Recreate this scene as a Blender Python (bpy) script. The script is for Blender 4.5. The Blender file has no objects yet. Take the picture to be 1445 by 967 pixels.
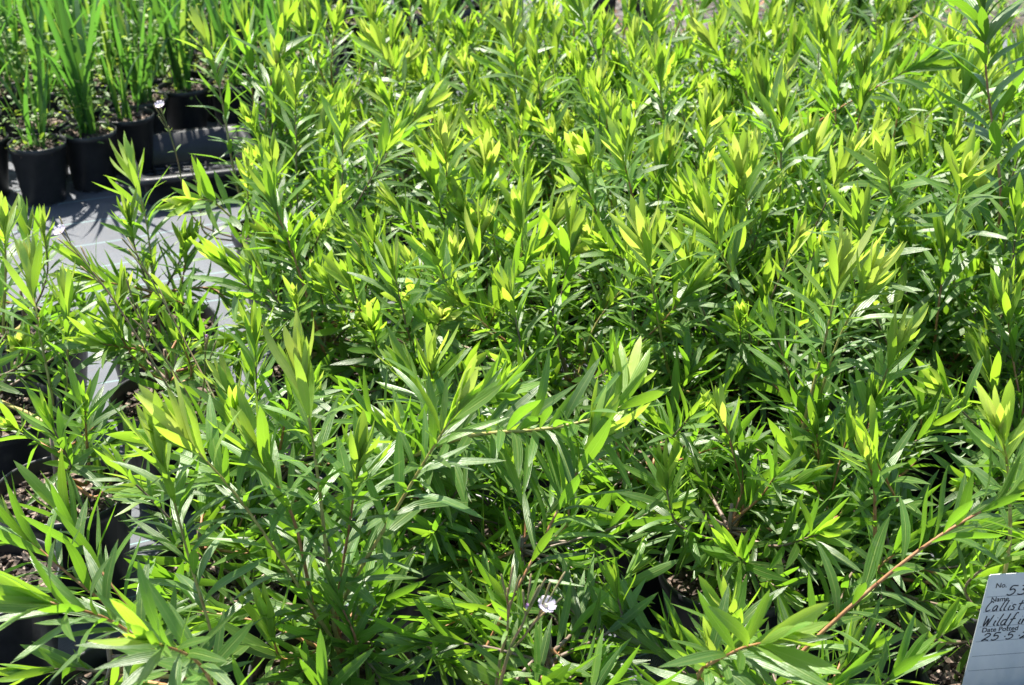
import bpy, math, random
import numpy as np
from mathutils import Matrix, Vector

# ------------------------------------------------------------------ camera, sky, sun
SC = bpy.context.scene
COL = SC.collection
LENS, SENSOR, PITCH, CAM_H = 35.0, 23.6, math.radians(26.0), 1.40
cam_d = bpy.data.cameras.new('camera')
cam = bpy.data.objects.new('camera', cam_d); COL.objects.link(cam)
cam.location = (0, 0, CAM_H); cam.rotation_euler = (math.pi/2 - PITCH, 0, 0)
cam_d.lens = LENS; cam_d.sensor_width = SENSOR; cam_d.sensor_fit = 'HORIZONTAL'
cam_d.clip_start = 0.05; cam_d.clip_end = 500
cam_d.dof.use_dof = True; cam_d.dof.focus_distance = 2.05; cam_d.dof.aperture_fstop = 6.3
SC.camera = cam

SUN_EL, SUN_AZ = math.radians(63), math.radians(-32)      # azimuth from +Y towards +X
world = bpy.data.worlds.new('World'); SC.world = world; world.use_nodes = True
wn = world.node_tree.nodes; wl = world.node_tree.links
sky = wn.new('ShaderNodeTexSky'); sky.sky_type = 'NISHITA'; sky.sun_disc = False
sky.sun_elevation = SUN_EL; sky.sun_rotation = SUN_AZ
sky.air_density = 1.0; sky.dust_density = 1.0
bg = wn['Background']; bg.inputs['Strength'].default_value = 0.085
wl.new(sky.outputs['Color'], bg.inputs['Color'])
sun_d = bpy.data.lights.new('sun', 'SUN'); sun_d.energy = 5.0; sun_d.angle = math.radians(0.53)
sun_d.color = (1.0, 0.945, 0.85)
sun = bpy.data.objects.new('sun', sun_d); COL.objects.link(sun)
to_sun = Vector((math.sin(SUN_AZ)*math.cos(SUN_EL), math.cos(SUN_AZ)*math.cos(SUN_EL), math.sin(SUN_EL)))
sun.rotation_euler = to_sun.to_track_quat('Z', 'Y').to_euler(); sun.location = to_sun*20
SC.view_settings.view_transform = 'Standard'; SC.view_settings.look = 'None'
SC.view_settings.gamma = 1.0; SC.view_settings.use_curve_mapping = False
SC.view_settings.exposure = 1.56
SC.render.engine = 'CYCLES'
SC.cycles.use_denoising = True
SC.cycles.max_bounces = 10; SC.cycles.transmission_bounces = 6
SC.cycles.sample_clamp_indirect = 6.0

rng = np.random.default_rng(11)
DEBUG = False
F_PX = 1445*LENS/SENSOR

def ray(x, y):
    u = (x-722.5)/F_PX; v = (483.5-y)/F_PX
    return np.array([u, math.cos(PITCH)+v*math.sin(PITCH), -math.sin(PITCH)+v*math.cos(PITCH)])
def at_z(x, y, z):
    d = ray(x, y); t = (z-CAM_H)/d[2]
    return np.array([0, 0, CAM_H]) + d*t
def at_y(x, y, Y):
    d = ray(x, y); t = Y/d[1]
    return np.array([0, 0, CAM_H]) + d*t
def project(p):
    p = np.asarray(p) - np.array([0, 0, CAM_H])
    dep = p[..., 1]*math.cos(PITCH) - p[..., 2]*math.sin(PITCH)
    up = p[..., 1]*math.sin(PITCH) + p[..., 2]*math.cos(PITCH)
    return 722.5 + F_PX*p[..., 0]/dep, 483.5 - F_PX*up/dep, dep

# ------------------------------------------------------------------ materials
def new_mat(name):
    m = bpy.data.materials.new(name); m.use_nodes = True
    nt = m.node_tree; b = nt.nodes['Principled BSDF']
    return m, nt.nodes, nt.links, b
def ramp(n, stops, interp='LINEAR'):
    r = n.new('ShaderNodeValToRGB'); cr = r.color_ramp; cr.interpolation = interp
    while len(cr.elements) < len(stops): cr.elements.new(0.5)
    for e, (p, c) in zip(cr.elements, stops):
        e.position = p; e.color = (*c, 1)
    return r
def noise(n, l, scale, detail=3, vec=None, rough=0.5):
    t = n.new('ShaderNodeTexNoise'); t.inputs['Scale'].default_value = scale
    t.inputs['Detail'].default_value = detail; t.inputs['Roughness'].default_value = rough
    if vec is not None: l.new(vec, t.inputs['Vector'])
    return t
def bump(n, l, h, strength, dist, b):
    bm = n.new('ShaderNodeBump'); bm.inputs['Strength'].default_value = strength
    bm.inputs['Distance'].default_value = dist
    l.new(h, bm.inputs['Height']); l.new(bm.outputs['Normal'], b.inputs['Normal'])
    return bm
def mathn(n, l, op, a, b=None, clamp=False):
    m = n.new('ShaderNodeMath'); m.operation = op; m.use_clamp = clamp
    for i, v in enumerate((a, b)):
        if v is None: continue
        if isinstance(v, (int, float)): m.inputs[i].default_value = v
        else: l.new(v, m.inputs[i])
    return m.outputs[0]
def mixc(n, l, fac, a, b, blend='MIX'):
    m = n.new('ShaderNodeMix'); m.data_type = 'RGBA'; m.blend_type = blend
    if isinstance(fac, (int, float)): m.inputs[0].default_value = fac
    else: l.new(fac, m.inputs[0])
    for i, v in ((6, a), (7, b)):
        if isinstance(v, tuple): m.inputs[i].default_value = (*v, 1)
        else: l.new(v, m.inputs[i])
    return m.outputs[2]

def leaf_material(name, refl, trans, mixf, rough, edge=None, rib=True, spec=0.5, spot=True):
    """attribute leafdat = (u along, v across, random, age)"""
    m, n, l, b = new_mat(name)
    a = n.new('ShaderNodeAttribute'); a.attribute_name = 'leafdat'
    sep = n.new('ShaderNodeSeparateColor'); l.new(a.outputs['Color'], sep.inputs[0])
    u, v, r = sep.outputs[0], sep.outputs[1], sep.outputs[2]
    age = a.outputs['Alpha']
    rr = ramp(n, refl); l.new(age, rr.inputs[0])
    tr = ramp(n, trans); l.new(age, tr.inputs[0])
    cr, ct = rr.outputs[0], tr.outputs[0]
    # random brightness / hue of each leaf
    bri = mathn(n, l, 'ADD', mathn(n, l, 'MULTIPLY', r, 0.55), 0.72)
    hs = n.new('ShaderNodeHueSaturation'); l.new(cr, hs.inputs['Color']); l.new(bri, hs.inputs['Value'])
    hs.inputs['Saturation'].default_value = 1.0
    hs2 = n.new('ShaderNodeHueSaturation'); l.new(ct, hs2.inputs['Color']); l.new(bri, hs2.inputs['Value'])
    cr, ct = hs.outputs[0], hs2.outputs[0]
    geo = n.new('ShaderNodeNewGeometry')
    nz = noise(n, l, 140, 3, geo.outputs['Position'])
    if rib:
        av = mathn(n, l, 'ABSOLUTE', v)
        ribf = mathn(n, l, 'SUBTRACT', 1.0, mathn(n, l, 'MULTIPLY', av, 9.0), True)
        ribf = mathn(n, l, 'MULTIPLY', ribf, 0.6)
        cr = mixc(n, l, ribf, cr, (0.36, 0.44, 0.12))
        if edge:
            ef = mathn(n, l, 'MULTIPLY', mathn(n, l, 'SUBTRACT', av, 0.86, True), 3.5, True)
            cr = mixc(n, l, ef, cr, edge)
        # red-brown at the very base and tip
        bf = mathn(n, l, 'SUBTRACT', 1.0, mathn(n, l, 'MULTIPLY', u, 22.0), True)
        cr = mixc(n, l, bf, cr, (0.30, 0.06, 0.02))
        tf = mathn(n, l, 'MULTIPLY', mathn(n, l, 'SUBTRACT', u, 0.965, True), 16.0, True)
        tf = mathn(n, l, 'MULTIPLY', tf, age)
        cr = mixc(n, l, tf, cr, (0.22, 0.07, 0.03))
    if spot:
        sp = noise(n, l, 55, 4, geo.outputs['Position'], 0.6)
        sf = mathn(n, l, 'MULTIPLY', mathn(n, l, 'SUBTRACT', sp.outputs[0], 0.62, True), 2.6, True)
        cr = mixc(n, l, sf, cr, (0.17, 0.20, 0.12))
    l.new(cr, b.inputs['Base Color'])
    b.inputs['Roughness'].default_value = rough
    rg = n.new('ShaderNodeMapRange'); l.new(nz.outputs[0], rg.inputs[0])
    rg.inputs[3].default_value = rough-0.08; rg.inputs[4].default_value = rough+0.14
    l.new(rg.outputs[0], b.inputs['Roughness'])
    b.inputs['Specular IOR Level'].default_value = spec
    # lengthwise veins as fine relief
    wv = mathn(n, l, 'SINE', mathn(n, l, 'MULTIPLY', v, 16.0))
    hh = mathn(n, l, 'ADD', mathn(n, l, 'MULTIPLY', wv, 0.25), nz.outputs[0])
    bump(n, l, hh, 0.35, 0.0012, b)
    t = n.new('ShaderNodeBsdfTranslucent'); l.new(ct, t.inputs['Color'])
    mx = n.new('ShaderNodeMixShader'); mx.inputs[0].default_value = mixf
    l.new(b.outputs[0], mx.inputs[1]); l.new(t.outputs[0], mx.inputs[2])
    l.new(mx.outputs[0], n['Material Output'].inputs['Surface'])
    return m

M = {}
M['leaf'] = leaf_material('bottlebrush_leaf',
    [(0, (0.50, 0.54, 0.15)), (0.28, (0.28, 0.39, 0.07)), (0.55, (0.13, 0.25, 0.04)), (1, (0.066, 0.148, 0.025))],
    [(0, (0.58, 0.68, 0.12)), (0.28, (0.45, 0.62, 0.06)), (0.55, (0.36, 0.60, 0.03)), (1, (0.19, 0.42, 0.02))],
    0.46, 0.38, edge=(0.24, 0.31, 0.08), spec=0.85)
M['dark_leaf'] = leaf_material('dark_shrub_leaf',
    [(0, (0.07, 0.13, 0.035)), (1, (0.030, 0.075, 0.028))],
    [(0, (0.20, 0.36, 0.04)), (1, (0.07, 0.17, 0.02))], 0.35, 0.38)
M['blade'] = leaf_material('iris_blade',
    [(0, (0.13, 0.21, 0.05)), (1, (0.038, 0.10, 0.034))],
    [(0, (0.38, 0.55, 0.06)), (1, (0.115, 0.31, 0.03))], 0.44, 0.42, rib=False, spot=False)
M['weed'] = leaf_material('weed_leaf',
    [(0, (0.20, 0.30, 0.07)), (1, (0.07, 0.15, 0.04))],
    [(0, (0.50, 0.62, 0.07)), (1, (0.22, 0.42, 0.03))], 0.42, 0.38, rib=False, spot=False)
M['dry'] = leaf_material('dry_leaf',
    [(0, (0.25, 0.10, 0.035)), (1, (0.10, 0.06, 0.035))],
    [(0, (0.5, 0.16, 0.03)), (1, (0.2, 0.1, 0.04))], 0.25, 0.6, rib=False, spot=False)

def bark(name, c1, c2, c3, scale):
    m, n, l, b = new_mat(name)
    g = n.new('ShaderNodeNewGeometry')
    t = noise(n, l, scale, 5, g.outputs['Position'], 0.65)
    r = ramp(n, [(0.3, c1), (0.5, c2), (0.72, c3)]); l.new(t.outputs[0], r.inputs[0])
    l.new(r.outputs[0], b.inputs['Base Color']); b.inputs['Roughness'].default_value = 0.55
    bump(n, l, t.outputs[0], 0.5, 0.002, b)
    return m
M['twig'] = bark('reddish_twig', (0.20, 0.075, 0.035), (0.36, 0.17, 0.075), (0.48, 0.30, 0.15), 60)
M['young_twig'] = bark('green_twig', (0.22, 0.14, 0.05), (0.34, 0.30, 0.09), (0.42, 0.42, 0.14), 60)
M['stem'] = bark('grey_brown_stem', (0.10, 0.065, 0.045), (0.19, 0.135, 0.10), (0.30, 0.23, 0.18), 45)
M['weed_stem'] = bark('weed_stem', (0.12, 0.15, 0.05), (0.20, 0.17, 0.07), (0.30, 0.14, 0.09), 30)

def black_plastic():
    m, n, l, b = new_mat('black_pot_plastic')
    g = n.new('ShaderNodeNewGeometry')
    t = noise(n, l, 22, 5, g.outputs['Position'], 0.65)
    r = ramp(n, [(0.35, (0.012, 0.013, 0.015)), (0.62, (0.024, 0.025, 0.028)), (0.8, (0.075, 0.07, 0.065))])
    l.new(t.outputs[0], r.inputs[0]); l.new(r.outputs[0], b.inputs['Base Color'])
    b.inputs['Roughness'].default_value = 0.42; b.inputs['Specular IOR Level'].default_value = 0.5
    t2 = noise(n, l, 300, 2, g.outputs['Position'])
    bump(n, l, t2.outputs[0], 0.25, 0.0008, b)
    return m
M['plastic'] = black_plastic()

def mix_mat():
    m, n, l, b = new_mat('potting_mix_bark')
    g = n.new('ShaderNodeNewGeometry')
    v = n.new('ShaderNodeTexVoronoi'); v.inputs['Scale'].default_value = 130
    l.new(g.outputs['Position'], v.inputs['Vector'])
    s = n.new('ShaderNodeSeparateColor'); l.new(v.outputs['Color'], s.inputs[0])
    r = ramp(n, [(0.0, (0.022, 0.016, 0.012)), (0.55, (0.07, 0.048, 0.034)), (0.8, (0.17, 0.12, 0.09)), (1.0, (0.33, 0.26, 0.22))])
    l.new(s.outputs[0], r.inputs[0]); l.new(r.outputs[0], b.inputs['Base Color'])
    b.inputs['Roughness'].default_value = 0.85
    bump(n, l, v.outputs['Distance'], 0.8, 0.01, b)
    return m
M['mix'] = mix_mat()

def mat_fabric():
    m, n, l, b = new_mat('woven_weed_mat')
    g = n.new('ShaderNodeNewGeometry')
    mp = n.new('ShaderNodeMapping'); mp.inputs['Rotation'].default_value = (0, 0, math.radians(-24))
    l.new(g.outputs['Position'], mp.inputs['Vector'])
    sx = n.new('ShaderNodeSeparateXYZ'); l.new(mp.outputs[0], sx.inputs[0])
    wa = mathn(n, l, 'SINE', mathn(n, l, 'MULTIPLY', sx.outputs[0], 2*math.pi/0.0042))
    wb = mathn(n, l, 'SINE', mathn(n, l, 'MULTIPLY', sx.outputs[1], 2*math.pi/0.0042))
    wv = mathn(n, l, 'MULTIPLY', wa, wb)
    t = noise(n, l, 3.5, 6, g.outputs['Position'], 0.65)
    t2 = noise(n, l, 40, 5, g.outputs['Position'], 0.7)
    r = ramp(n, [(0.28, (0.066, 0.074, 0.090)), (0.55, (0.098, 0.109, 0.130)), (0.75, (0.135, 0.147, 0.167))])
    l.new(t.outputs[0], r.inputs[0])
    c = mixc(n, l, mathn(n, l, 'MULTIPLY', mathn(n, l, 'SUBTRACT', t2.outputs[0], 0.56, True), 3.0, True), r.outputs[0], (0.13, 0.11, 0.09))
    c = mixc(n, l, mathn(n, l, 'MULTIPLY', mathn(n, l, 'ADD', wv, 1.0), 0.22), c, (0.075, 0.08, 0.088))
    # pale teal marker threads woven in every 15 cm
    fr = mathn(n, l, 'FRACT', mathn(n, l, 'DIVIDE', sx.outputs[1], 0.15))
    ln = mathn(n, l, 'LESS_THAN', mathn(n, l, 'ABSOLUTE', mathn(n, l, 'SUBTRACT', fr, 0.5)), 0.011)
    c = mixc(n, l, mathn(n, l, 'MULTIPLY', ln, 0.65), c, (0.24, 0.42, 0.41))
    l.new(c, b.inputs['Base Color']); b.inputs['Roughness'].default_value = 0.55
    hh = mathn(n, l, 'ADD', mathn(n, l, 'MULTIPLY', wv, 0.3), mathn(n, l, 'MULTIPLY', t.outputs[0], 6.0))
    bump(n, l, hh, 0.5, 0.004, b)
    return m
M['mat'] = mat_fabric()

def dirt():
    m, n, l, b = new_mat('gravelly_dirt')
    g = n.new('ShaderNodeNewGeometry')
    t = noise(n, l, 2.2, 8, g.outputs['Position'], 0.7)
    v = n.new('ShaderNodeTexVoronoi'); v.inputs['Scale'].default_value = 45
    l.new(g.outputs['Position'], v.inputs['Vector'])
    s = n.new('ShaderNodeSeparateColor'); l.new(v.outputs['Color'], s.inputs[0])
    r = ramp(n, [(0.3, (0.035, 0.03, 0.024)), (0.5, (0.058, 0.048, 0.037)), (0.7, (0.085, 0.074, 0.063))])
    l.new(t.outputs[0], r.inputs[0])
    c = mixc(n, l, mathn(n, l, 'MULTIPLY', mathn(n, l, 'GREATER_THAN', s.outputs[0], 0.72), 0.6), r.outputs[0], (0.16, 0.15, 0.145))
    c = mixc(n, l, mathn(n, l, 'MULTIPLY', mathn(n, l, 'LESS_THAN', s.outputs[0], 0.18), 0.7), c, (0.05, 0.045, 0.04))
    l.new(c, b.inputs['Base Color']); b.inputs['Roughness'].default_value = 0.9
    bump(n, l, v.outputs['Distance'], 0.7, 0.02, b)
    return m
M['dirt'] = dirt()

def plain(name, col, rough=0.5, trans=0):
    m, n, l, b = new_mat(name)
    g = n.new('ShaderNodeNewGeometry')
    t = noise(n, l, 90, 4, g.outputs['Position'])
    c = mixc(n, l, mathn(n, l, 'MULTIPLY', t.outputs[0], 0.35), col, tuple(x*0.72 for x in col))
    l.new(c, b.inputs['Base Color']); b.inputs['Roughness'].default_value = rough
    if trans:
        tb = n.new('ShaderNodeBsdfTranslucent'); tb.inputs['Color'].default_value = (*col, 1)
        mx = n.new('ShaderNodeMixShader'); mx.inputs[0].default_value = trans
        l.new(b.outputs[0], mx.inputs[1]); l.new(tb.outputs[0], mx.inputs[2])
        l.new(mx.outputs[0], n['Material Output'].inputs['Surface'])
    return m
M['petal'] = plain('pale_pink_petal', (0.90, 0.80, 0.92), 0.6, 0.45)
M['mauve'] = plain('mauve_bud', (0.55, 0.33, 0.62), 0.6, 0.3)
M['stamen'] = plain('cream_centre', (0.75, 0.72, 0.45), 0.6)
M['tag'] = plain('white_tag_plastic', (0.70, 0.715, 0.72), 0.4, 0.12)
M['ink'] = plain('black_ink', (0.012, 0.012, 0.018), 0.5)
M['rule'] = plain('grey_print', (0.20, 0.22, 0.25), 0.6)
M['pebble'] = plain('grey_stone', (0.13, 0.125, 0.125), 0.85)
M['chip'] = bark('bark_chip', (0.06, 0.04, 0.03), (0.16, 0.11, 0.08), (0.36, 0.29, 0.24), 40)

# ------------------------------------------------------------------ mesh helpers
def mesh_np(name, verts, faces, mats, dat=None, midx=None, smooth=True):
    """verts (N,3); faces: list of int arrays grouped by size; dat (N,4) leafdat"""
    me = bpy.data.meshes.new(name)
    groups = [np.asarray(f, dtype=np.int32) for f in faces if len(f)]
    loops = np.concatenate([g.ravel() for g in groups])
    sizes = np.concatenate([np.full(len(g), g.shape[1], dtype=np.int32) for g in groups])
    starts = np.concatenate([[0], np.cumsum(sizes)[:-1]]).astype(np.int32)
    me.vertices.add(len(verts)); me.vertices.foreach_set('co', np.asarray(verts, dtype=np.float32).ravel())
    me.loops.add(len(loops)); me.loops.foreach_set('vertex_index', loops.astype(np.int32))
    me.polygons.add(len(sizes)); me.polygons.foreach_set('loop_start', starts)
    me.polygons.foreach_set('loop_total', sizes)
    if midx is not None: me.polygons.foreach_set('material_index', np.asarray(midx, dtype=np.int32))
    if smooth: me.polygons.foreach_set('use_smooth', np.ones(len(sizes), dtype=bool))
    for m in mats: me.materials.append(m)
    if dat is not None:
        at = me.attributes.new('leafdat', 'FLOAT_COLOR', 'POINT')
        at.data.foreach_set('color', np.asarray(dat, dtype=np.float32).ravel())
    me.update(calc_edges=True)
    return me

class MB:
    """collects simple shapes into one mesh"""
    def __init__(s): s.v = []; s.q = []; s.t = []; s.n = 0
    def add(s, v, q=(), t=()):
        v = np.asarray(v, float)
        s.v.append(v)
        if len(q): s.q.append(np.asarray(q)+s.n)
        if len(t): s.t.append(np.asarray(t)+s.n)
        s.n += len(v)
    def tube(s, pts, rad, k=6, cap=True):
        pts = np.asarray(pts, float); m = len(pts); rad = np.broadcast_to(rad, (m,))
        tan = np.gradient(pts, axis=0); tan /= np.linalg.norm(tan, axis=1)[:, None]+1e-9
        ref = np.array([0.3, 0.5, 0.81]) if abs(tan[0] @ np.array([0.3, 0.5, 0.81])) < 0.9 else np.array([1.0, 0, 0])
        vs = []
        for i in range(m):
            a = np.cross(tan[i], ref); a /= np.linalg.norm(a)+1e-9; b_ = np.cross(tan[i], a)
            ang = np.arange(k)*2*math.pi/k
            vs.append(pts[i] + rad[i]*(np.cos(ang)[:, None]*a + np.sin(ang)[:, None]*b_))
        q = [[i*k+j, i*k+(j+1) % k, (i+1)*k+(j+1) % k, (i+1)*k+j] for i in range(m-1) for j in range(k)]
        vs = np.concatenate(vs); t = []
        if cap:
            vs = np.concatenate([vs, pts[:1], pts[-1:]])
            t = [[m*k, (j+1) % k, j] for j in range(k)] + [[m*k+1, (m-1)*k+j, (m-1)*k+(j+1) % k] for j in range(k)]
        s.add(vs, q, t)
    def lathe(s, prof, k=32, c=(0, 0, 0)):
        m = len(prof); ang = np.arange(k)*2*math.pi/k
        vs = np.concatenate([np.stack([r*np.cos(ang), r*np.sin(ang), np.full(k, z)], 1) for r, z in prof]) + np.array(c)
        q = [[i*k+j, i*k+(j+1) % k, (i+1)*k+(j+1) % k, (i+1)*k+j] for i in range(m-1) for j in range(k)]
        s.add(vs, q)
    def box(s, lo, hi, M4=None):
        x0, y0, z0 = lo; x1, y1, z1 = hi
        v = np.array([[x0, y0, z0], [x1, y0, z0], [x1, y1, z0], [x0, y1, z0], [x0, y0, z1], [x1, y0, z1], [x1, y1, z1], [x0, y1, z1]])
        if M4 is not None: v = v @ M4[0].T + M4[1]
        s.add(v, [[0, 3, 2, 1], [4, 5, 6, 7], [0, 1, 5, 4], [1, 2, 6, 5], [2, 3, 7, 6], [3, 0, 4, 7]])
    def mesh(s, name, mat, smooth=True, dat=None):
        q = np.concatenate(s.q) if s.q else np.zeros((0, 4), int)
        t = np.concatenate(s.t) if s.t else np.zeros((0, 3), int)
        return mesh_np(name, np.concatenate(s.v), [q, t], [mat], dat=dat, smooth=smooth)

def link(name, data, parent=None, loc=None, kind=None):
    o = bpy.data.objects.new(name, data); COL.objects.link(o)
    if parent is not None: o.parent = parent
    if loc is not None: o.location = loc
    if kind: o['kind'] = kind
    return o
def thing(name, label, cat, loc=(0, 0, 0), rotz=0, group=None):
    o = link(name, None, loc=loc); o.rotation_euler = (0, 0, rotz)
    o['label'] = label; o['category'] = cat
    if group: o['group'] = group
    return o

# ------------------------------------------------------------------ leaf shapes
def leaf_shape(us, wr, curl, fold, twist, side, peak):
    """unit leaf along +Y, upper face +Z; wr = width/length"""
    rows = []; dat = []
    mx = (peak**(peak*2.0))*((1-peak)**((1-peak)*2.0))
    for u in us:
        w = 0.5*wr*((u**(peak*2.0))*((1-u)**((1-peak)*2.0)))/mx if 0 < u < 1 else 0.0
        w = w**0.9 * (0.5*wr)**0.1 if w > 0 else 0
        y = u - 0.10*curl*curl*u**3; z = -curl*0.42*u*u + 0.02*math.sin(u*6)
        x = side*u*u
        tw = twist*u
        if w == 0:
            rows.append([(x, y, z)]); dat.append([(u, 0)])
        else:
            r = []
            for sgn in (-1, 0, 1):
                lx = sgn*w; lz = abs(sgn)*w*fold
                r.append((x+lx*math.cos(tw)-lz*math.sin(tw), y, z+lx*math.sin(tw)+lz*math.cos(tw)))
            rows.append(r); dat.append([(u, -1), (u, 0), (u, 1)])
    v = np.array([p for r in rows for p in r]); d = np.array([p for r in dat for p in r], float)
    idx = []; c = 0
    for r in rows: idx.append(list(range(c, c+len(r)))); c += len(r)
    q, t = [], []
    for a, b_ in zip(idx[:-1], idx[1:]):
        if len(a) == 1:
            t += [[a[0], b_[1], b_[0]], [a[0], b_[2], b_[1]]]
        elif len(b_) == 1:
            t += [[a[0], a[1], b_[0]], [a[1], a[2], b_[0]]]
        else:
            q += [[a[0], a[1], b_[1], b_[0]], [a[1], a[2], b_[2], b_[1]]]
    return v, d, np.array(q), np.array(t)

HI = [0, 0.05, 0.17, 0.34, 0.52, 0.70, 0.86, 1]
LO = [0, 0.16, 0.5, 0.82, 1]
NSH = 10
SH_PAR = []
for i in range(NSH):
    g = np.random.default_rng(100+i)
    SH_PAR.append(dict(wr=g.uniform(0.092, 0.138), curl=g.uniform(-0.15, 0.75) if i % 4 else g.uniform(0.6, 1.1), fold=g.uniform(0.08, 0.42),
                       twist=g.uniform(-0.5, 0.5), side=g.uniform(-0.09, 0.09), peak=g.uniform(0.44, 0.58)))
# young leaves: broader, folded, curving in towards the tip
YSH_PAR = []
for i in range(NSH):
    g = np.random.default_rng(300+i)
    YSH_PAR.append(dict(wr=g.uniform(0.125, 0.172), curl=g.uniform(-0.55, 0.1), fold=g.uniform(0.15, 0.5),
                        twist=g.uniform(-0.25, 0.25), side=g.uniform(-0.06, 0.06), peak=g.uniform(0.46, 0.58)))
SHAPES_HI = [leaf_shape(HI, **p) for p in SH_PAR+YSH_PAR]
SHAPES_LO = [leaf_shape(LO, **p) for p in SH_PAR+YSH_PAR]
NAGE = 8
_leaf_cache = {}
def leaf_mesh(shape, agec, mat):
    key = (shape, agec, mat)
    if key not in _leaf_cache:
        v, d, q, t = SHAPES_HI[shape]
        rnd = (shape*0.37+agec*0.61) % 1.0
        dat = np.concatenate([d, np.full((len(v), 1), rnd), np.full((len(v), 1), (agec+0.5)/NAGE)], 1)
        _leaf_cache[key] = mesh_np('leaf', v, [q, t], [M[mat]], dat)
    return _leaf_cache[key]
def leaves_mesh(name, L, mat, hi):
    """join leaves: L dict of arrays shape, age, rnd, R (N,3,3 columns=x,y,z scaled), o (N,3)"""
    V, D, Q, T = [], [], [], []; base = 0
    for s in np.unique(L['shape']):
        v, d, q, t = (SHAPES_HI if hi else SHAPES_LO)[s]
        k = np.nonzero(L['shape'] == s)[0]; m = len(v)
        P = np.einsum('nij,vj->nvi', L['R'][k], v) + L['o'][k][:, None, :]
        V.append(P.reshape(-1, 3))
        dd = np.empty((len(k), m, 4)); dd[:, :, :2] = d[None]
        dd[:, :, 2] = L['rnd'][k][:, None]; dd[:, :, 3] = L['age'][k][:, None]
        D.append(dd.reshape(-1, 4))
        off = base + np.arange(len(k))*m
        Q.append((q[None]+off[:, None, None]).reshape(-1, 4)); T.append((t[None]+off[:, None, None]).reshape(-1, 3))
        base += len(k)*m
    return mesh_np(name, np.concatenate(V), [np.concatenate(Q), np.concatenate(T)], [M[mat]], np.concatenate(D))

def unit(v): return v/(np.linalg.norm(v)+1e-12)
def spline(pts, n):
    """Catmull-Rom through pts"""
    P = np.asarray(pts, float); P = np.concatenate([[2*P[0]-P[1]], P, [2*P[-1]-P[-2]]])
    out = []; seg = len(P)-3
    for t in np.linspace(0, seg, n):
        i = min(int(t), seg-1); f = t-i
        p0, p1, p2, p3 = P[i:i+4]
        out.append(0.5*((2*p1)+(-p0+p2)*f+(2*p0-5*p1+4*p2-p3)*f*f+(-p0+3*p1-3*p2+p3)*f**3))
    return np.array(out)

def grow_leaves(path, g, leaf_from, length, flush, step=0.0088, wide=1.0, mat_age=1.0, droop=1.0, maxang=1.02, thin=0.0):
    """leaves set spirally on a shoot. returns list of dicts (o, R, age, shape, rnd)"""
    seg = np.linalg.norm(np.diff(path, axis=0), axis=1); S = np.concatenate([[0], np.cumsum(seg)]); tot = S[-1]
    res = []; s = tot; k = 0; phi = g.uniform(0, 6.28)
    while s > leaf_from*tot:
        i = min(np.searchsorted(S, s), len(path)-1); i = max(i, 1)
        f = (s-S[i-1])/(seg[i-1]+1e-9)
        p = path[i-1]*(1-f)+path[i]*f; ax = unit(path[i]-path[i-1])
        a = np.cross(ax, [0.21, 0.34, 0.91]); a = unit(a); b_ = np.cross(ax, a)
        phi += 2.3999+g.normal(0, 0.16)
        rad = math.cos(phi)*a+math.sin(phi)*b_
        young = max(0.0, 1-k/(6+20*flush))                 # 1 at bud
        ang = math.radians(8 + 26*min(1, k/18) + max(0, k-15)*1.25) + g.normal(0, 0.13)
        ang = min(ang, maxang+g.normal(0, 0.08))
        d = unit(math.cos(ang)*ax + math.sin(ang)*rad)
        old = min(1, max(0, (k-14)/14))
        d = unit(d + np.array([0, 0, -0.16*old*droop]) + g.normal(0, 0.05, 3))
        # leaf blades turn their faces up to the light a little
        nrm = unit(ax - d*(ax @ d)); up = np.array([0, 0, 1.0]); up = unit(up-d*(up @ d))
        nrm = unit(nrm*(1-0.55*old)+up*0.55*old+g.normal(0, 0.18, 3)); nrm = unit(nrm-d*(nrm @ d))
        x = np.cross(d, nrm)
        ln = length*(0.50+0.50*min(1, (k+0.8)/8.0))*g.uniform(0.80, 1.14)
        if k < 2: ln *= 0.75
        agev = min(1, max(0, 1-young**0.75*flush**0.55*1.02 + g.normal(0, 0.05)))*mat_age
        agev = min(0.999, max(0.0, agev - 0.10*g.random()*g.random()*4*(g.random() < 0.25)))
        shp = int(g.integers(NSH)) + (NSH if young > 0.35 else 0)
        ww = wide*g.uniform(0.85, 1.2)
        res.append((p, np.stack([x*ln*ww, d*ln, nrm*ln], 1), agev, shp, g.random()))
        k += 1
        s -= step*(0.20+0.80*min(1, k/18))*g.uniform(0.7, 1.3)*(1.0+thin*min(1, max(0, (k-24)/10)))
    return res

# ------------------------------------------------------------------ setting
def sheet(name, poly, z, mat, nx=1):
    me = bpy.data.meshes.new(name); me.from_pydata([(x, y, z) for x, y in poly], [], [list(range(len(poly)))])
    me.materials.append(mat); o = link(name, me); o['kind'] = 'structure'; return o
sheet('ground', [(-80, -60), (80, -60), (80, 120), (-80, 120)], 0.0, M['dirt'])
# weed mat, slightly rumpled
nx, ny = 70, 70
gx = np.linspace(-3.6, 3.4, nx); gy = np.linspace(-0.6, 6.6, ny)
mv = []
for j in range(ny):
    for i in range(nx):
        x, y = gx[i], gy[j]
        if j == ny-1: y += 0.05*math.sin(x*5)
        yy = y if x < 0.35 else -0.6+(y+0.6)*(5.25+0.6+0.06*math.sin(x*4))/7.2
        mv.append((x, yy, 0.006+0.003*math.sin(x*9+yy*4)*math.sin(yy*7-x*3)))
mq = [[j*nx+i, j*nx+i+1, (j+1)*nx+i+1, (j+1)*nx+i] for j in range(ny-1) for i in range(nx-1)]
o = link('weed_mat', mesh_np('weed_mat', np.array(mv), [np.array(mq)], [M['mat']])); o['kind'] = 'structure'

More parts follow.
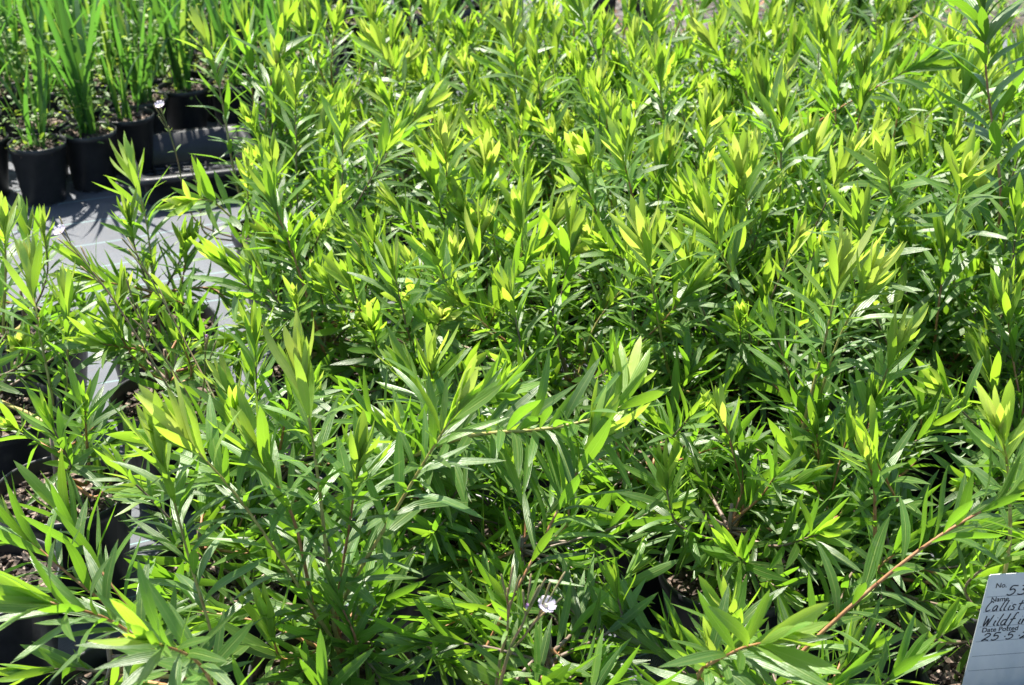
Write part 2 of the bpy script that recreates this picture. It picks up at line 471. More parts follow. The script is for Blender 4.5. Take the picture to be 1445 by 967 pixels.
# ------------------------------------------------------------------ pots
def pot_mesh(rim_r, base_r, h, lip):
    mb = MB()
    mb.lathe([(base_r*0.96, 0.004), (base_r, 0.010), (rim_r*0.965, h-lip), (rim_r*1.0, h-lip+0.0015), (rim_r*1.012, h-lip*0.5),
              (rim_r*1.005, h-0.001), (rim_r*0.985, h), (rim_r*0.965, h-0.003), (rim_r*0.94, h-0.03), (base_r*0.95, 0.014), (0.001, 0.013)], 40)
    mb.lathe([(0.001, 0.005), (base_r*0.96, 0.004)], 40)
    for k in range(8):                                    # feet between the drain holes
        a = k*math.pi/4
        R = np.array([[math.cos(a), -math.sin(a), 0], [math.sin(a), math.cos(a), 0], [0, 0, 1]])
        mb.box((base_r*0.72, -0.016, 0.0), (base_r*0.97, 0.016, 0.0055), (R, np.zeros(3)))
    return mb.mesh('pot', M['plastic'])
def mix_mesh(r, z, seed):
    g = np.random.default_rng(seed); mb = MB(); k = 22
    rings = [0.0, 0.3, 0.6, 0.85, 1.0]; vs = [[0, 0, z+0.006]]
    for rr in rings[1:]:
        for j in range(k):
            a = j*2*math.pi/k+g.normal(0, 0.03)
            vs.append([rr*r*math.cos(a), rr*r*math.sin(a), z+g.normal(0, 0.004)-(0.002 if rr == 1 else 0)])
    t = [[0, 1+j, 1+(j+1) % k] for j in range(k)]
    q = [[1+i*k+j, 1+(i+1)*k+j, 1+(i+1)*k+(j+1) % k, 1+i*k+(j+1) % k] for i in range(3) for j in range(k)]
    mb.add(vs, q, t)
    for _ in range(90):                                   # bark chips
        rr = r*0.93*math.sqrt(g.random()); a = g.uniform(0, 6.28)
        Rm = np.array(Matrix.Rotation(g.uniform(0, 6.28), 3, 'Z') @ Matrix.Rotation(g.normal(0, 0.45), 3, 'X') @ Matrix.Rotation(g.normal(0, .45), 3, 'Y'))
        a1, b1, c1 = g.uniform(0.004, 0.013), g.uniform(0.003, 0.006), g.uniform(0.0012, 0.003)
        mb.box((-a1, -b1, -c1), (a1, b1, c1), (Rm, np.array([rr*math.cos(a), rr*math.sin(a), z+0.004+g.random()*0.004])))
    return mb.mesh('potting_mix', M['mix'], smooth=False)
SHRUB_RIM = 0.104; SHRUB_H = 0.19
POT_BIG = pot_mesh(SHRUB_RIM, 0.078, SHRUB_H, 0.022)
POT_SMALL = pot_mesh(0.072, 0.054, 0.158, 0.016)
MIX_BIG = [mix_mesh(0.098, SHRUB_H-0.028, 40+i) for i in range(4)]
MIX_SMALL = [mix_mesh(0.067, 0.138, 50+i) for i in range(4)]

# ------------------------------------------------------------------ bottlebrush shrubs: where the pots stand
POTS = [(-0.86, 2.22), (-0.68, 1.97), (-0.73, 1.74), (-0.885, 2.52)]            # row on the far side of the gap
POTS += [(-0.655, 2.56), (-0.575, 2.27), (-0.47, 1.50), (-0.41, 1.74), (0.62, 1.535)]
HERO_POTS = len(POTS)
sp = 0.285
row = 0; y = 1.47
while y < 4.5:
    xl = -0.20 if y < 1.6 else -0.14 if y < 1.75 else (-0.33 if y < 2.6 else (-0.40 if y < 3.3 else -0.36))
    x = xl + (0.14 if row % 2 else 0.0)
    xr = 0.62+0.37*y
    yend = 4.3 if x < 0.5 else 3.9
    while x < xr:
        ok = y < (3.70+0.22*(x+0.6)/1.1 if x < 0.5 else 3.80-0.06*(x-0.5))
        if ok: POTS.append((x+rng.normal(0, 0.016), y+rng.normal(0, 0.016)))
        x += sp
    y += sp*0.88; row += 1
TAG_TL = at_z(1396, 811, 0.36)
POTS = np.array([p for j, p in enumerate(POTS) if j < HERO_POTS or not (abs(p[0]-TAG_TL[0]-0.05) < 0.19 and p[1] < TAG_TL[1]+0.05)])

# shoots that stand out in the photograph: (tip x, y, tip height, lower point x, y, height, flush, leaf length)
HERO = [
 (70, 850, .46, 265, 965, .28, .30, .090), (215, 905, .50, 330, 1000, .30, .45, .085),
 (22, 745, .37, 195, 895, .24, .30, .088), (90, 725, .36, 215, 905, .24, .35, .085),
 (228, 640, .53, 305, 945, .26, .75, .080), (262, 618, .55, 458, 885, .27, .80, .082),
 (428, 540, .58, 470, 870, .28, .95, .080), (640, 585, .57, 482, 852, .28, .75, .080), (365, 640, .50, 445, 870, .27, .6, .08), (505, 660, .48, 475, 860, .28, .5, .08),
 (835, 625, .47, 672, 950, .22, .55, .082), (1085, 905, .43, 985, 955, .30, .55, .085),
 (1440, 690, .50, 1125, 928, .27, .45, .085), (1413, 610, .53, 1425, 760, .36, .95, .080), (1230, 640, .40, 1290, 760, .25, .55, .075),
 (1185, 385, .58, 1128, 640, .30, 1.0, .085), (1225, 400, .57, 1150, 600, .32, 1.0, .08), (910, 345, .53, 950, 540, .28, .95, .085), (1265, 490, .50, 1200, 640, .30, .9, .07),
 (1385, -20, .84, 1412, 300, .50, .40, .105), (1300, 90, .62, 1140, 185, .45, .35, .085),
 (188, 245, .45, 218, 420, .24, .80, .080), (42, 385, .43, 75, 590, .22, .95, .078), (92, 425, .40, 90, 610, .21, .75, .07), (5, 320, .46, 5, 470, .25, .8, .075),
 (120, 575, .34, 125, 680, .19, .15, .075), (200, 610, .30, 140, 700, .19, .2, .07),
 (290, 55, .60, 335, 265, .32, .85, .075), (392, 95, .55, 415, 250, .30, .9, .075), (345, 40, .60, 370, 240, .32, .6, .085),
 (600, 155, .52, 455, 315, .32, .85, .080), (628, 205, .54, 655, 360, .30, .95, .080), (825, 225, .54, 885, 350, .30, .95, .082),
 (1045, 245, .55, 1065, 420, .30, .9, .080), (385, 285, .50, 455, 490, .26, .55, .082), (612, 355, .48, 650, 480, .28, .75, .075),
 (1000, 320, .53, 1080, 470, .30, .8, .075), (265, 285, .42, 340, 320, .32, .85, .08), (1015, 585, .40, 1050, 700, .28, .7, .055), (1225, 650, .42, 1235, 760, .3, .7, .06),
 (320, 545, .38, 350, 690, .24, .9, .06), (520, 590, .42, 620, 700, .26, .3, .075), (610, 520, .47, 600, 680, .27, .75, .075), (700, 560, .46, 610, 640, .34, .3, .08),
 (1360, 250, .62, 1345, 420, .36, .9, .085), (1250, 235, .6, 1290, 380, .36, .9, .08), (930, 100, .58, 960, 260, .35, .8, .085), (530, 60, .58, 600, 200, .35, .9, .08),
 (895, 60, .55, 880, 180, .35, .9, .075), (1000, 60, .55, 1075, 180, .35, .8, .08), (720, 30, .62, 745, 190, .35, .8, .085), (1340, 60, .6, 1330, 190, .38, .8, .075),
]
ARCH = [(885, 548, .51), (868, 580, .50), (780, 604, .47), (655, 617, .42), (560, 660, .33)]   # the shoot arching sideways
hero_of = {}
# pots stand under the shoots they carry
for h in HERO:
    low = at_z(h[3], h[4], h[5]); d = np.hypot(POTS[:, 0]-low[0], POTS[:, 1]-low[1]); j = int(np.argmin(d))
    if j >= HERO_POTS: POTS[j] += (low[:2]-POTS[j])*min(0.45, 0.07/max(d[j], 1e-6))
def nearest_pot(p, reach):
    d = np.hypot(POTS[:, 0]-p[0], POTS[:, 1]-p[1]); return int(np.argmin(d)), d.min()
for h in HERO:
    low = at_z(h[3], h[4], h[5]); tip = at_z(h[0], h[1], h[2])
    i, d = nearest_pot(low[:2], 0.3)
    if DEBUG: print('hero', h[:2], 'low', low.round(2), 'tip', tip.round(2), 'pot', POTS[i].round(2), round(d, 2))
    pts = [low, low*0.45+tip*0.55+np.array([0, 0, 0.012])+rng.normal(0, 0.006, 3), tip]
    hero_of.setdefault(i, []).append((pts, h[6], h[7]))
ap = [at_z(*p) for p in ARCH[::-1]]
i, d = nearest_pot(ap[0][:2], 0.3); hero_of.setdefault(i, []).append((ap, 0.9, 0.0853))

# ------------------------------------------------------------------ grow every shrub (numbers only)
SHRUBS = []
for i, (px, py) in enumerate(POTS):
    g = np.random.default_rng(1000+i)
    dist = math.hypot(px, py)
    left_row = i < 4
    hgt = 0.44+0.045*(px > 0.1)+0.04*min(1, max(0, (py-2.2)/1.5))*(px < 0.5)-0.01*(px > 0.45 and py > 2.9)-0.02*(px < 0.1 and py > 3.1)+0.035*g.normal()
    ns = 24
    R = 0.20
    if py < 1.72 and not left_row: hgt = 0.27; ns = 15; R = 0.16
    elif py < 2.12: hgt = min(hgt, 0.34 if -0.15 < px < 0.42 else 0.38); ns = 19; R = 0.18
    if left_row: hgt = 0.36; ns = 9; R = 0.15
    if i in (4, 5): hgt = 0.36; ns = 11; R = 0.12
    if i == 6: hgt = 0.27; ns = 4; R = 0.12
    if i == 8: hgt = 0.30; ns = 6; R = 0.10
    if i == 7: hgt = 0.28; ns = 10; R = 0.13
    if i == 1: ns = 4
    if i == 2: ns = 2; hgt = 0.27
    zs = SHRUB_H-0.03
    lean = g.normal(0, 0.012, 2)
    fork = np.array([px+lean[0], py+lean[1], zs+g.uniform(0.035, 0.07)])
    stem = spline([(px, py, zs-0.03), (px+lean[0]*0.3, py+lean[1]*0.7, zs+0.02), fork, fork+np.array([0, 0, 0.066])], 8)
    shoots = []
    for pts, fl, ln in hero_of.get(i, []):
        mid = fork*0.5+pts[0]*0.5; mid = mid+np.array([0, 0, -0.005])
        path = spline([fork, mid]+list(pts), 22)
        low_d = np.linalg.norm(pts[0]-mid)+np.linalg.norm(mid-fork); tot = np.linalg.norm(np.diff(path, axis=0), axis=1).sum()
        shoots.append((path, max(0.05, low_d/tot-0.12), ln*1.2, fl, True))
    ph0 = g.uniform(0, 6.28)
    for k in range(ns):
        rr = R*math.sqrt((k+0.5)/ns)*g.uniform(0.85, 1.2); a = ph0+k*2.39996+g.normal(0, 0.25)
        low_tier = (k % 3 == 0)
        tz = hgt*(1-0.16*(rr/R)**2)+g.normal(0, 0.05)-(g.uniform(0.06, 0.17) if low_tier else 0)
        tz = max(tz, 0.25)
        plume = (k % 6 == 2) and ns > 12
        if plume and py > 2.15: tz += g.uniform(0.03, 0.09)
        tip = np.array([px+rr*math.cos(a), py+rr*math.sin(a), tz])
        if i >= HERO_POTS and px < -0.25 and py > 2.55: tip[0] = max(tip[0], -0.50+0.05*g.random())
        if i == 8: tip[1] = max(tip[1], TAG_TL[1]+0.07)
        st = fork+np.array([0, 0, g.uniform(-0.01, 0.055)])
        out = np.array([math.cos(a), math.sin(a), 0])
        mid = st*0.5+tip*0.5+out*0.03*g.uniform(0.0, 1.3)+np.array([0, 0, -0.01*g.random()])+g.normal(0, 0.012, 3)
        tip = tip+np.array([g.normal(0, 0.02), g.normal(0, 0.02)-0.012, 0])
        fl = float(np.clip(g.beta(1.6, 1.3), 0.05, 1)) if not low_tier else g.uniform(0.02, 0.35)
        if py > 2.2 and not low_tier: fl = max(fl, 0.5+0.15*min(1, py-2.2))
        if py < 2.15 and not left_row: fl *= 0.6
        shoots.append((spline([st, mid, tip], 14), 0.22 if py > 2.2 else 0.13, g.uniform(0.062, 0.094)*(1.22 if plume else 1.0), fl, False))
    SHRUBS.append(dict(i=i, pos=(px, py), stem=stem, shoots=shoots, dist=dist))

# leaves
owner, shoot_id, O, RR, AGE, SHP, RND = [], [], [], [], [], [], []
for s in SHRUBS:
    g = np.random.default_rng(5000+s['i'])
    far = s['dist'] > 3.1
    for k, (path, lf, ln, fl, hero) in enumerate(s['shoots']):
        for (p, Rm, age, shp, rnd) in grow_leaves(path, g, lf, ln, fl, wide=1.35 if ln > 0.12 else 1.0, droop=0.3 if hero else 1.0, maxang=0.82 if hero else 1.02, thin=1.3 if hero and abs(ln-0.0853*1.2) > 1e-6 else 0.0, step=(0.0042 if abs(ln-0.0853*1.2) < 1e-6 else 0.0060 if hero else 0.0072) if not far else 0.0084):
            owner.append(s['i']); shoot_id.append(k); O.append(p); RR.append(Rm); AGE.append(age); SHP.append(shp); RND.append(rnd)
owner = np.array(owner); shoot_id = np.array(shoot_id); O = np.array(O); RR = np.array(RR); AGE = np.array(AGE); SHP = np.array(SHP); RND = np.array(RND)
# no leaf pokes through the mat or hangs in front of the lens
ok = (O[:, 2] > 0.03) & (O[:, 1] > 0.95)
for f in (0.0, 0.3, 0.65, 1.0):                                  # the tag was pushed in clear of leaves
    q = O+RR[:, :, 1]*f
    sc_ = TAG_TL[1]/np.maximum(q[:, 1], 0.5); zh = CAM_H+(q[:, 2]-CAM_H)*sc_; xh = q[:, 0]*sc_
    ok &= ~((q[:, 1] < TAG_TL[1]+0.02) & (zh < TAG_TL[2]+0.004) & (zh > 0.10) & (xh > TAG_TL[0]-0.008-0.07*(TAG_TL[2]-zh)) & (xh < TAG_TL[0]+0.13))
owner, shoot_id, O, RR, AGE, SHP, RND = (a[ok] for a in (owner, shoot_id, O, RR, AGE, SHP, RND))
NL = len(O)

# which leaves show largest (level of detail: these become objects of their own)
def visible_pixels():
    W, Hh, dv = 482, 323, 3.0
    us = (np.arange(16)+0.5)/16; ws = np.array([-0.6, 0.0, 0.6])
    zb = np.full(W*Hh, 1e9); ids = np.full(W*Hh, -1)
    CH = 4000
    for pas in range(2):
        for c in range(0, NL, CH):
            o, R = O[c:c+CH], RR[c:c+CH]
            prof = 0.08*np.sin(np.pi*us)
            pts = o[:, None, None, :] + R[:, None, None, :, 1]*us[None, :, None, None] + R[:, None, None, :, 0]*(prof[:, None]*ws[None, :])[None, :, :, None] \
                - R[:, None, None, :, 2]*(0.12*us**2)[None, :, None, None]
            x, y, d = project(pts)
            xi = (x/dv).astype(int); yi = (y/dv).astype(int)
            m = (xi >= 0) & (xi < W) & (yi >= 0) & (yi < Hh)
            lin = (yi*W+xi)[m]; dd = d[m]
            if pas == 0: np.minimum.at(zb, lin, dd)
            else:
                who = np.broadcast_to((c+np.arange(len(o)))[:, None, None], x.shape)[m]
                w = dd <= zb[lin]+1e-9; ids[lin[w]] = who[w]
    return np.bincount(ids[ids >= 0], minlength=NL)*dv*dv
VIS = visible_pixels()
LEN = np.linalg.norm(RR[:, :, 1], axis=1)
_, _, DEP = project(O)
WPX = LEN*0.15*F_PX/DEP
cand = (VIS >= 108) & (WPX >= 7.5)
MAX_PER, MAX_ALL = 290, 5200
single = np.zeros(NL, bool)
for s in SHRUBS:
    k = np.nonzero(cand & (owner == s['i']))[0]
    k = k[np.argsort(-VIS[k])][:MAX_PER]; single[k] = True
if single.sum() > MAX_ALL:
    k = np.nonzero(single)[0]; k = k[np.argsort(-VIS[k])]; single[k[MAX_ALL:]] = False
print('leaves', NL, 'single', int(single.sum()), 'shrubs', len(SHRUBS))

BED_LABEL = 'leafy green bottlebrush shrub with yellow-green shoot tips in the middle of the dense bed'
BED_GROUP = 'bottlebrush shrubs in the dense bed'
def bed_label(px, py):
    if py < 1.78: return 'low dark-leaved bottlebrush shrub in the front row of the potted bed', 'bottlebrush shrubs of the front row'
    if px < -0.25 and py > 2.2: return 'yellow-tipped bottlebrush shrub on the bed edge that faces the strappy plants', 'bottlebrush shrubs on the bed edge'
    if py > 3.6: return 'yellow-tipped bottlebrush shrub in the back rows of the bed next to bare dirt', 'bottlebrush shrubs of the back rows'
    return BED_LABEL, BED_GROUP
SPECIAL = {}
def special(pix, z, label):
    p = at_z(*pix, z); i, d = nearest_pot(p[:2], 1); SPECIAL.setdefault(i, label)
SPECIAL[1] = 'sparse bottlebrush shrub with bare forked woody stem in a black pot beside the mat strip'
SPECIAL[0] = 'small bottlebrush shrub with a bright yellow tuft in the black pot behind the forked one'
SPECIAL[2] = 'low bottlebrush with long broad leaves on reddish stems, in front of the forked shrub'
SPECIAL[3] = 'small bottlebrush shrub farthest along the row on the far side of the mat strip'
SPECIAL[4] = 'bottlebrush shrub at the edge of the bed, behind the mat strip and pink-flowered weeds'
SPECIAL[5] = 'bottlebrush shrub at the bed edge whose black pot rim shows beside the mat'
special((560, 660), .33, 'bottlebrush shrub with one long shoot arching sideways and a drooping yellow tip')
special((1425, 900), .3, 'bottlebrush shrub with a white handwritten tag pushed into its pot')
special((470, 860), .25, 'bottlebrush shrub with several straight reddish stems fanning out to bright yellow-green tips')
special((1128, 640), .30, 'bottlebrush shrub with a large double tuft of pale yellow leaves on a dark stem')
special((1436, 290), .50, 'tallest bottlebrush shrub, with one upright shoot of broad pale leaves')

for s in SHRUBS:
    i = s['i']; px, py = s['pos']; g = np.random.default_rng(9000+i)
    mine = np.nonzero(owner == i)[0]
    if i in SPECIAL: root = thing('bottlebrush_shrub', SPECIAL[i], 'shrub', (px, py, 0.006))
    else:
        la, gr = bed_label(px, py); root = thing('bottlebrush_shrub', la, 'shrub', (px, py, 0.006), 0, gr)
    off = np.array([px, py, 0.006])
    p = link('pot', POT_BIG, root); p.rotation_euler = (0, 0, g.uniform(0, 6.28))
    p = link('potting_mix', MIX_BIG[i % 4], root); p.rotation_euler = (0, 0, g.uniform(0, 6.28))
    mb = MB(); mb.tube(s['stem']-off, np.linspace(0.0085, 0.0026, len(s['stem'])), 8)
    link('stem', mb.mesh('stem', M['stem']), root)
    for k, (path, lf, ln, fl, hero) in enumerate(s['shoots']):
        mb = MB()
        r0 = 0.0040 if hero else 0.0027
        pp = path if hero else path[::2] if s['dist'] > 3 else path
        mb.tube(pp-off, np.linspace(r0, 0.0011, len(pp))*g.uniform(0.85, 1.15), 7 if hero else 5)
        br = link('branch', mb.mesh('branch', (M['young_twig'] if fl > 0.7 else M['twig']) if hero or g.random() < 0.4 else M['stem']), root)
        for q in mine[(shoot_id[mine] == k) & single[mine]]:
            ob = bpy.data.objects.new('leaf', leaf_mesh(int(SHP[q]), min(NAGE-1, int(AGE[q]*NAGE)), 'leaf'))
            m4 = Matrix.Identity(4)
            R = RR[q]; o_ = O[q]-off
            for a in range(3):
                for b_ in range(3): m4[a][b_] = R[a, b_]
                m4[a][3] = o_[a]
            ob.parent = br; ob.matrix_basis = m4
            COL.objects.link(ob)
    rest = mine[~single[mine]]
    if len(rest):
        L = dict(shape=SHP[rest], age=AGE[rest], rnd=RND[rest], R=RR[rest], o=O[rest]-off)
        link('foliage', leaves_mesh('foliage', L, 'leaf', s['dist'] < 2.9), root, kind='stuff')

# ------------------------------------------------------------------ iris-like plants in small black pots
def blade_mesh(seed):
    g = np.random.default_rng(seed); n = 8
    lean = g.uniform(0.03, 0.50); curl = g.uniform(0.0, 0.38)*(g.random() < 0.65); side = g.normal(0, 0.06); tw = g.normal(0, 0.5)
    vs, dd = [], []
    for k in range(n+1):
        u = k/n; w = 0.5*0.025*(0.72+0.45*math.sin(math.pi*min(1, u*1.1)))*(1-u**3.2) if k < n else 0
        y = lean*u+curl*u**3; z = u*math.sqrt(max(0.1, 1-lean**2))-curl*0.6*u**4; x = side*u*u
        c, s_ = math.cos(tw*u), math.sin(tw*u)
        for sg in ((-1, 0, 1) if k < n else (0,)):
            lx = sg*w; ly = -(1-abs(sg))*w*0.30
            vs.append((x+lx*c-ly*s_, y+lx*s_+ly*c, z)); dd.append((u, sg, g.random()*0.1, 0))
    rnd = g.random(); age = g.choice([0.35, 0.7, 0.9, 0.95, 1.0, 1.0])
    q = [[3*i+j, 3*i+j+1, 3*i+j+4, 3*i+j+3] for i in range(n-1) for j in range(2)]
    t = [[3*(n-1)+j, 3*(n-1)+j+1, 3*n] for j in range(2)]
    d = np.array(dd, float); d[:, 2] = rnd; d[:, 3] = min(0.999, age)
    return mesh_np('blade', np.array(vs), [np.array(q), np.array(t)], [M['blade']], d)
BLADES = [blade_mesh(700+i) for i in range(16)]
def weed_mesh(seed, n, rad, hmax):
    g = np.random.default_rng(seed); sh, ag, rn, R, o_ = [], [], [], [], []
    for k in range(n):
        r = rad*math.sqrt(g.random()); a = g.uniform(0, 6.28); z = g.random()**1.3*hmax
        d = unit(np.array([g.normal(), g.normal(), g.normal(0, 0.35)+0.15])); up = np.array([0, 0, 1.0]); nr = unit(up-d*(up @ d)+g.normal(0, 0.3, 3)); nr = unit(nr-d*(nr @ d))
        ln = g.uniform(0.012, 0.028)
        R.append(np.stack([np.cross(d, nr)*ln*3.2, d*ln, nr*ln], 1)); o_.append([r*math.cos(a), r*math.sin(a), z])
        sh.append(int(g.integers(NSH))); ag.append(g.random()); rn.append(g.random())
    L = dict(shape=np.array(sh), age=np.array(ag), rnd=np.array(rn), R=np.array(R), o=np.array(o_, float))
    return leaves_mesh('weeds', L, 'weed', False)
WEEDS = [weed_mesh(800+i, 90 if i % 2 else 170, 0.075, 0.12 if i % 2 else 0.28) for i in range(8)]

FRONT = [(-1.385, 3.52), (-1.21, 3.70), (-1.105, 3.80), (-1.035, 3.935), (-1.03, 4.085), (-0.935, 4.20), (-0.80, 4.25), (-0.66, 4.30),
         (-1.25, 3.875), (-1.37, 3.74), (-1.17, 4.03)]
IR = [(x, y, True) for x, y in FRONT]
g = np.random.default_rng(77)
e1 = np.array([math.cos(math.radians(28)), math.sin(math.radians(28))]); e2 = np.array([-e1[1], e1[0]])
for a in range(-14, 26):
    for b_ in range(-2, 24):
        p = np.array([-1.30, 3.66])+e1*a*0.158+e2*(b_*0.158)+(e1*0.079 if b_ % 2 else 0)+g.normal(0, 0.008, 2)
        x, y = p
        if y > 5.7 or x < -0.36*y-0.25 or x > 0.02: continue
        # keep to the far side of the block's front edge
        fx = [-1.6, -1.385, -1.21, -1.105, -1.035, -0.66, -0.5, -0.30, 0.2]; fy = [3.45, 3.52, 3.70, 3.80, 4.085, 4.30, 4.62, 5.0, 5.2]
        if y < np.interp(x, fx, fy)+0.06: continue
        if min(math.hypot(x-q[0], y-q[1]) for q in IR) < 0.146: continue
        IR.append((x, y, False))
IRIS_LABELS = {1: 'strappy green plant in the black pot that juts out beside bare mat',
               3: 'short bright strappy plant in a black pot, fresh yellow-green blades',
               5: 'tall fan of strappy blades in a black pot beside the empty trays'}
for n_, (x, y, front) in enumerate(IR):
    g = np.random.default_rng(2000+n_)
    if n_ in IRIS_LABELS: root = thing('strappy_plant', IRIS_LABELS[n_], 'plant', (x, y, 0.006))
    elif front: root = thing('strappy_plant', 'strappy green plant in a black pot along the front edge of its block', 'plant', (x, y, 0.006), 0, 'strappy plants along the front edge of the block')
    else: root = thing('strappy_plant', 'strappy green plant in a black pot inside the crowded block of upright blades', 'plant', (x, y, 0.006), 0, 'strappy plants inside the block')
    root.rotation_euler = (0, 0, g.uniform(0, 6.28))
    link('pot', POT_SMALL, root); link('potting_mix', MIX_SMALL[n_ % 4], root)
    H0 = g.uniform(0.40, 0.56)
    if n_ == 3: H0 = 0.25
    if n_ == 1: H0 = 0.40
    fan = g.uniform(0, 6.28)
    for k in range(int(g.integers(11, 18))):
        me = BLADES[int(g.integers(16))] if n_ != 3 else BLADES[k % 16]
        b_ = bpy.data.objects.new('blade', me); b_.parent = root; COL.objects.link(b_)
        hh = H0*g.uniform(0.5, 1.08)
        b_.location = (g.normal(0, 0.013), g.normal(0, 0.013), 0.135)
        b_.rotation_euler = (0, 0, fan+(math.pi if g.random() < 0.5 else 0)+g.normal(0, 0.7)); b_.scale = (hh*g.uniform(0.95, 1.25)*(1.35 if front else 1.0), hh, hh)
    if g.random() < 0.93:
        w = link('weeds', WEEDS[int(g.integers(8))], root, (0, 0, 0.14), 'stuff'); w.rotation_euler = (0, 0, g.uniform(0, 6.28))

# ------------------------------------------------------------------ empty black trays
def tray(loc, rz, label, tilt=(0, 0), w=0.30, d=0.34, h=0.075, group=None):
    root = thing('nursery_tray', label, 'tray', loc, rz, group); root.rotation_euler = (tilt[0], tilt[1], rz)
    mb = MB()
    def loop(hw, hd, z, r=0.03, k=5):
        out = []
        for cx, cy, a0 in ((hw-r, hd-r, 0), (-hw+r, hd-r, 90), (-hw+r, -hd+r, 180), (hw-r, -hd+r, 270)):
            for j in range(k):
                a = math.radians(a0+90*j/(k-1)); out.append((cx+r*math.cos(a), cy+r*math.sin(a), z))
        return out
    L = [loop(w/2-0.022, d/2-0.022, 0.0), loop(w/2-0.012, d/2-0.012, h-0.006), loop(w/2+0.008, d/2+0.008, h-0.006), loop(w/2+0.010, d/2+0.010, h-0.014),
         loop(w/2+0.013, d/2+0.013, h-0.014), loop(w/2+0.012, d/2+0.012, h), loop(w/2-0.012, d/2-0.012, h), loop(w/2-0.026, d/2-0.026, 0.005)]
    m = len(L[0]); v = [p for l in L for p in l]
    q = [[i*m+j, i*m+(j+1) % m, (i+1)*m+(j+1) % m, (i+1)*m+j] for i in range(len(L)-1) for j in range(m)]
    mb.add(v, q); link('rim_and_sides', mb.mesh('rim_and_sides', M['plastic'], smooth=False), root)
    me = None
    n1, n2 = 8, 9                                          # lattice floor, bar by bar
    mb = MB(); mb.box((-w/2+0.028, -0.003, 0.001), (w/2-0.028, 0.003, 0.006)); me1 = mb.mesh('floor_bar', M['plastic'], smooth=False)
    mb = MB(); mb.box((-0.003, -d/2+0.028, 0.0015), (0.003, d/2-0.028, 0.0075)); me2 = mb.mesh('floor_bar', M['plastic'], smooth=False)
    for k in range(n2): link('floor_bar', me1, root, (0, -d/2+0.035+k*(d-0.07)/(n2-1), 0))
    for k in range(n1): link('floor_bar', me2, root, (-w/2+0.035+k*(w-0.07)/(n1-1), 0, 0))
    return root
tray((-0.85, 3.84, 0.007), math.radians(20), 'empty black nursery tray lying flat on the mat beside the strappy plants', h=0.085, w=0.32, d=0.36)
tray((-0.52, 4.02, 0.007), math.radians(12), 'empty black tray at the bottom of a tilted pair behind the shrubs')
tray((-0.53, 4.03, 0.05), math.radians(24), 'empty black tray lying tilted on top of another tray', (math.radians(7), math.radians(-5)))

# ------------------------------------------------------------------ black pots and a dark shrub behind the bed
for k, (x, y, lab) in enumerate([(0.30, 5.35, 'empty black pot standing alone on dirt behind the bed'), (0.47, 5.42, 'empty black pot next to another one behind the bed'),
                                 (1.02, 5.05, 'empty black pot behind the dark-leaved shrub'), (-0.12, 5.0, 'empty black pot beside the last strappy plants')]):
    root = thing('empty_pot', lab, 'pot', (x, y, 0.006 if y < 5.2 else 0.0)); link('pot', POT_SMALL, root); link('potting_mix', MIX_SMALL[k], root)
g = np.random.default_rng(31)
dx, dy = 0.90, 3.98
root = thing('dark_shrub', 'dark green broad-leaved shrub with thin open stems standing behind the bottlebrush bed', 'shrub', (dx, dy, 0.006))
link('pot', POT_BIG, root); link('potting_mix', MIX_BIG[1], root)
sh, ag, rn, Rl, ol = [], [], [], [], []
for k in range(17):
    a = k*2.4; rr = 0.22*math.sqrt((k+0.5)/17)
    tip = np.array([rr*math.cos(a)*1.3, rr*math.sin(a), 0.60-0.10*(rr/0.2)+g.normal(0, 0.04)])
    path = spline([(0, 0, 0.15), (tip[0]*0.35, tip[1]*0.35, 0.33), tip], 12)
    mb = MB(); mb.tube(path, np.linspace(0.004, 0.0013, 12), 6); br = link('branch', mb.mesh('branch', M['stem']), root)
    for (p, Rm, age, shp, rnd) in grow_leaves(path, g, 0.35, 0.095, 0.15, step=0.014, wide=1.5, droop=1.6, maxang=1.2):
        ob = bpy.data.objects.new('leaf', leaf_mesh(shp % NSH, min(NAGE-1, int(age*NAGE)), 'dark_leaf')); ob.parent = br; COL.objects.link(ob)
        ob.matrix_basis = Matrix([[*Rm[0], p[0]], [*Rm[1], p[1]], [*Rm[2], p[2]], [0, 0, 0, 1]])

# litter and weeds on the dirt behind the bed
g = np.random.default_rng(55); mb = MB()
for k in range(2600):
    x = g.uniform(-0.3, 3.4); y = g.uniform(4.1, 7.2); s_ = g.uniform(0.004, 0.018)
    Rm = np.array(Matrix.Rotation(g.uniform(0, 6.28), 3, 'Z') @ Matrix.Rotation(g.normal(0, 0.4), 3, 'X'))
    v = np.array([[1, 0, 0], [-1, 0, 0], [0, .7, 0], [0, -.7, 0], [0, 0, .5], [0, 0, -.3]])*s_*g.uniform(0.7, 1.3, 3)
    mb.add(v @ Rm.T+np.array([x, y, 0.010]), t=[[0, 2, 4], [2, 1, 4], [1, 3, 4], [3, 0, 4], [2, 0, 5], [1, 2, 5], [3, 1, 5], [0, 3, 5]])
o = link('gravel', mb.mesh('gravel', M['pebble'], smooth=False)); o['kind'] = 'stuff'; o['label'] = 'grey gravel and stones scattered on the dirt behind the bed'; o['category'] = 'gravel'
sh, ag, rn, Rl, ol = [], [], [], [], []
for k in range(3200):
    x = g.uniform(-0.3, 3.2); y = g.uniform(4.0, 7.0); d = unit(np.array([g.normal(), g.normal(), 0.1*g.normal()])); nr = unit(np.array([0, 0, 1.0])-d*d[2]); ln = g.uniform(0.02, 0.055)
    sh.append(int(g.integers(NSH))); ag.append(g.random()); rn.append(g.random()); Rl.append(np.stack([np.cross(d, nr)*ln*2, d*ln, nr*ln], 1)); ol.append([x, y, 0.012+0.03*g.random()])
L = dict(shape=np.array(sh), age=np.array(ag), rnd=np.array(rn), R=np.array(Rl), o=np.array(ol))
